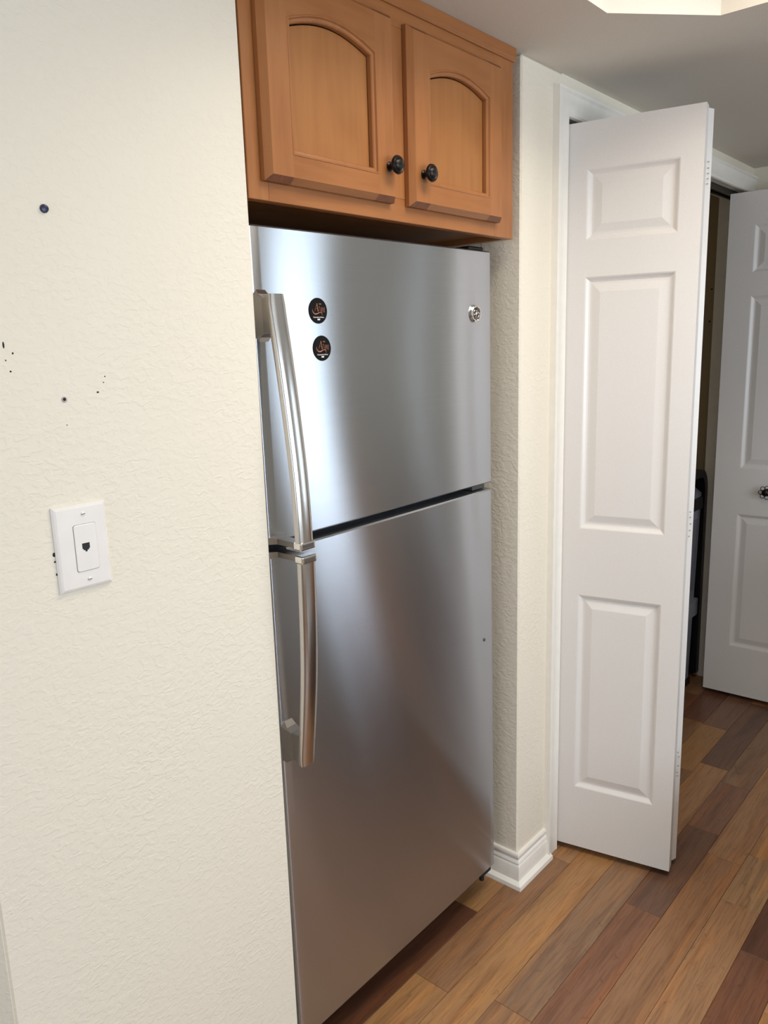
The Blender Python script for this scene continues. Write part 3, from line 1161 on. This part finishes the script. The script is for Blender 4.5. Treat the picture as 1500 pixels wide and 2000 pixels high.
# ------------------------------------------------------------------ telephone wall plate
wp = thing('phone_wall_plate', (-.3425, 0, 1.2275), 'white telephone jack plate screwed to the cream wall', 'wall plate')
bm = bmesh.new()
rings = []
px0, px1, pz0, pz1 = -.3820, -.3030, 1.1670, 1.2880
for e, y in ((0, 0), (0, -.0025), (.0022, -.0052), (.0050, -.0064)):
    rings.append([(px0 + e, y, pz0 + e), (px1 - e, y, pz0 + e), (px1 - e, y, pz1 - e), (px0 + e, y, pz1 - e)])
loft(bm, rings)
plate = obj('cover_plate', bm, M['plate'], wp)
# insert with rounded corners and a shadow joint
cx, cz, hw, hh = -.3388, 1.2265, .0165, .0330


def rrect(hw, hh, r, y, n=5):
    out = []
    for sx, sz, a0 in ((1, 1, 0), (-1, 1, PI / 2), (-1, -1, PI), (1, -1, 1.5 * PI)):
        for j in range(n):
            a = a0 + PI / 2 * j / (n - 1)
            out.append((cx + sx * (hw - r) + r * math.cos(a), y, cz + sz * (hh - r) + r * math.sin(a)))
    return out


bm = bmesh.new()
loft(bm, [rrect(hw + .0004, hh + .0004, .003, -.0060), rrect(hw + .0004, hh + .0004, .003, -.00655)])
obj('joint', bm, M['hole'], wp)
bm = bmesh.new()
loft(bm, [rrect(hw, hh, .003, -.0058), rrect(hw, hh, .003, -.0072), rrect(hw - .0008, hh - .0008, .0026, -.0078)])
ins = obj('jack_insert', bm, M['plate'], wp)
bm = bmesh.new()
k = [(-.0056, .0060), (-.0056, -.0020), (-.0040, -.0020), (-.0040, -.0040), (-.0016, -.0040), (-.0016, -.0062), (.0016, -.0062), (.0016, -.0040), (.0040, -.0040), (.0040, -.0020), (.0056, -.0020), (.0056, .0060)]
loft(bm, [[(cx - .001 + a, -.0076, cz + .0005 + c) for a, c in k], [(cx - .001 + a, -.00795, cz + .0005 + c) for a, c in k]])
obj('jack_opening', bm, M['black'], ins)
for zz in (1.2740, 1.1805):
    bm = bmesh.new()
    lathe(bm, [(0, .001), (.0034, .001), (.0034, -.0003), (.0024, -.0012), (0, -.0014)], (cx, -.0064, zz), (0, 1, 0), 18)
    s = obj('screw', bm, M['plate'], wp, 40)
    bx('slot', M['hole'], s, cx - .0029, cx + .0029, -.00795, -.0074, zz - .0004, zz + .0004)
# ragged cut drywall at the plate's edge
for zz, a, h in ((1.2240, .0028, .0070), (1.2140, .0020, .0030), (1.1960, .0012, .004)):
    bm = bmesh.new()
    lathe(bm, [(0, .0005), (a, .0005), (a * .8, -.0010), (0, -.0010)], (px0 - .0004, 0, zz), (0, 1, 0), 10)
    for v in bm.verts: v.co.z = zz + (v.co.z - zz) * h / (2 * a)
    obj('plaster_chip', bm, M['hole'], wall_back)

# ------------------------------------------------------------------ marks in the wall
pin = thing('push_pin', (-.343, 0, 1.674), 'small navy blue round pin pressed into the cream wall', 'pin')
bm = bmesh.new()
lathe(bm, [(0, .001), (.0052, .001), (.0056, -.0012), (.0048, -.0036), (.0025, -.0044), (0, -.0045)], (-.343, 0, 1.674), (0, 1, 0), 24)
obj('head', bm, M['bluepin'], pin, 40)
an = thing('screw_anchor', (-.344, 0, 1.431), 'tiny beige screw anchor with dark hole below the navy pin', 'anchor')
bm = bmesh.new()
lathe(bm, [(0, .001), (.0042, .001), (.0040, -.0006), (.0028, -.0008), (0, -.0005)], (-.344, 0, 1.431), (0, 1, 0), 18)
obj('collar', bm, M['chip'], an, 40)
bm = bmesh.new()
lathe(bm, [(0, 0), (.0026, 0), (.0020, -.0012), (0, -.0012)], (-.344, 0, 1.4315), (0, 1, 0), 12)
obj('hole', bm, M['hole'], an)
for px, pz, a, c in ((-.416, 1.504, .0014, .0050), (-.4055, 1.4935, .0014, .0016), (-.4155, 1.4850, .0010, .0012), (-.411, 1.471, .0015, .0014),
                     (-.294, 1.438, .0022, .0014), (-.284, 1.451, .0010, .0010), (-.281, 1.459, .0010, .0012), (-.344, 1.397, .0009, .0009)):
    bm = bmesh.new()
    lathe(bm, [(0, .0004), (a, .0004), (a * .7, -.0006), (0, -.0006)], (px, 0, pz), (0, 1, 0), 10)
    for v in bm.verts: v.co.z = pz + (v.co.z - pz) * c / a
    obj('nail_mark', bm, M['hole'], wall_back)

# ------------------------------------------------------------------ lamp in the tray, and an unseen peninsula added for its brown reflection
cl = thing('ceiling_light', (LAMP[0], LAMP[1], TOPZ), 'flat warm light fixture inside the ceiling tray', 'ceiling light')
bx('housing', M['trim'], cl, LAMP[0] - .36, LAMP[0] + .36, LAMP[1] - .31, LAMP[1] + .31, 2.36, TOPZ, bev=.006)
bx('diffuser', M['glass'], cl, LAMP[0] - .34, LAMP[0] + .34, LAMP[1] - .29, LAMP[1] + .29, 2.345, 2.362, bev=.004)

pn = thing('added_peninsula', (1.99, -1.34, 0), 'unseen maple peninsula base cabinet added for its reflection in the refrigerator', 'cabinet')
PX0, PX1 = 1.62, 2.36
bx('carcass', M['maple'], pn, PX0, PX1, -1.62, -1.06, .09, .87, bev=.003)
bx('toe_kick', M['endgrain'], pn, PX0 + .04, PX1 - .04, -1.58, -1.12, 0, .09)
for i in range(2):
    w = (PX1 - PX0) / 2
    bx('door', M['maple_panel'], pn, PX0 + i * w + .02, PX0 + (i + 1) * w - .02, -1.06, -1.042, .12, .84, bev=.006)
tag(bx('worktop', M['counter'], None, PX0 - .02, PX1 + .02, -1.66, -1.00, .8702, .91, bev=.006), 'speckled beige worktop on the added maple peninsula', 'worktop')

ot = thing('added_ottoman', (1.08, -.93, 0), 'unseen dark brown padded cube added for floor shade and a dark reflection', 'added_ottoman')  # unseen cube, added to shade the floor and darken the steel's reflection
M['leather'] = simple('brown_leather', lin(64, 44, 34), .5, bump=(180, .2, .001))
bx('body', M['leather'], ot, .87, 1.29, -1.14, -.74, .035, .36, bev=.012, seg=2)
bx('cushion', M['leather'], ot, .865, 1.295, -1.145, -.735, .362, .45, bev=.03, seg=3)
for x in (.91, 1.25):
    for y in (-1.10, -.78):
        bm = bmesh.new()
        lathe(bm, [(0, 0), (.014, 0), (.020, .036), (0, .036)], (x, y, 0), (0, 0, 1), 12)
        obj('foot', bm, M['endgrain'], ot)

# unseen pale mat on the floor, added to brighten reflections in the steel
bm = bmesh.new()
box(bm, .9, 4.4, -3.05, -1.70, .0005, .011, .004)
tag(obj('added_rug', bm, simple('pale_wool', lin(196, 194, 190), .95, bump=(300, .5, .003))), 'unseen pale grey mat added to brighten the steel reflections', 'added_rug')
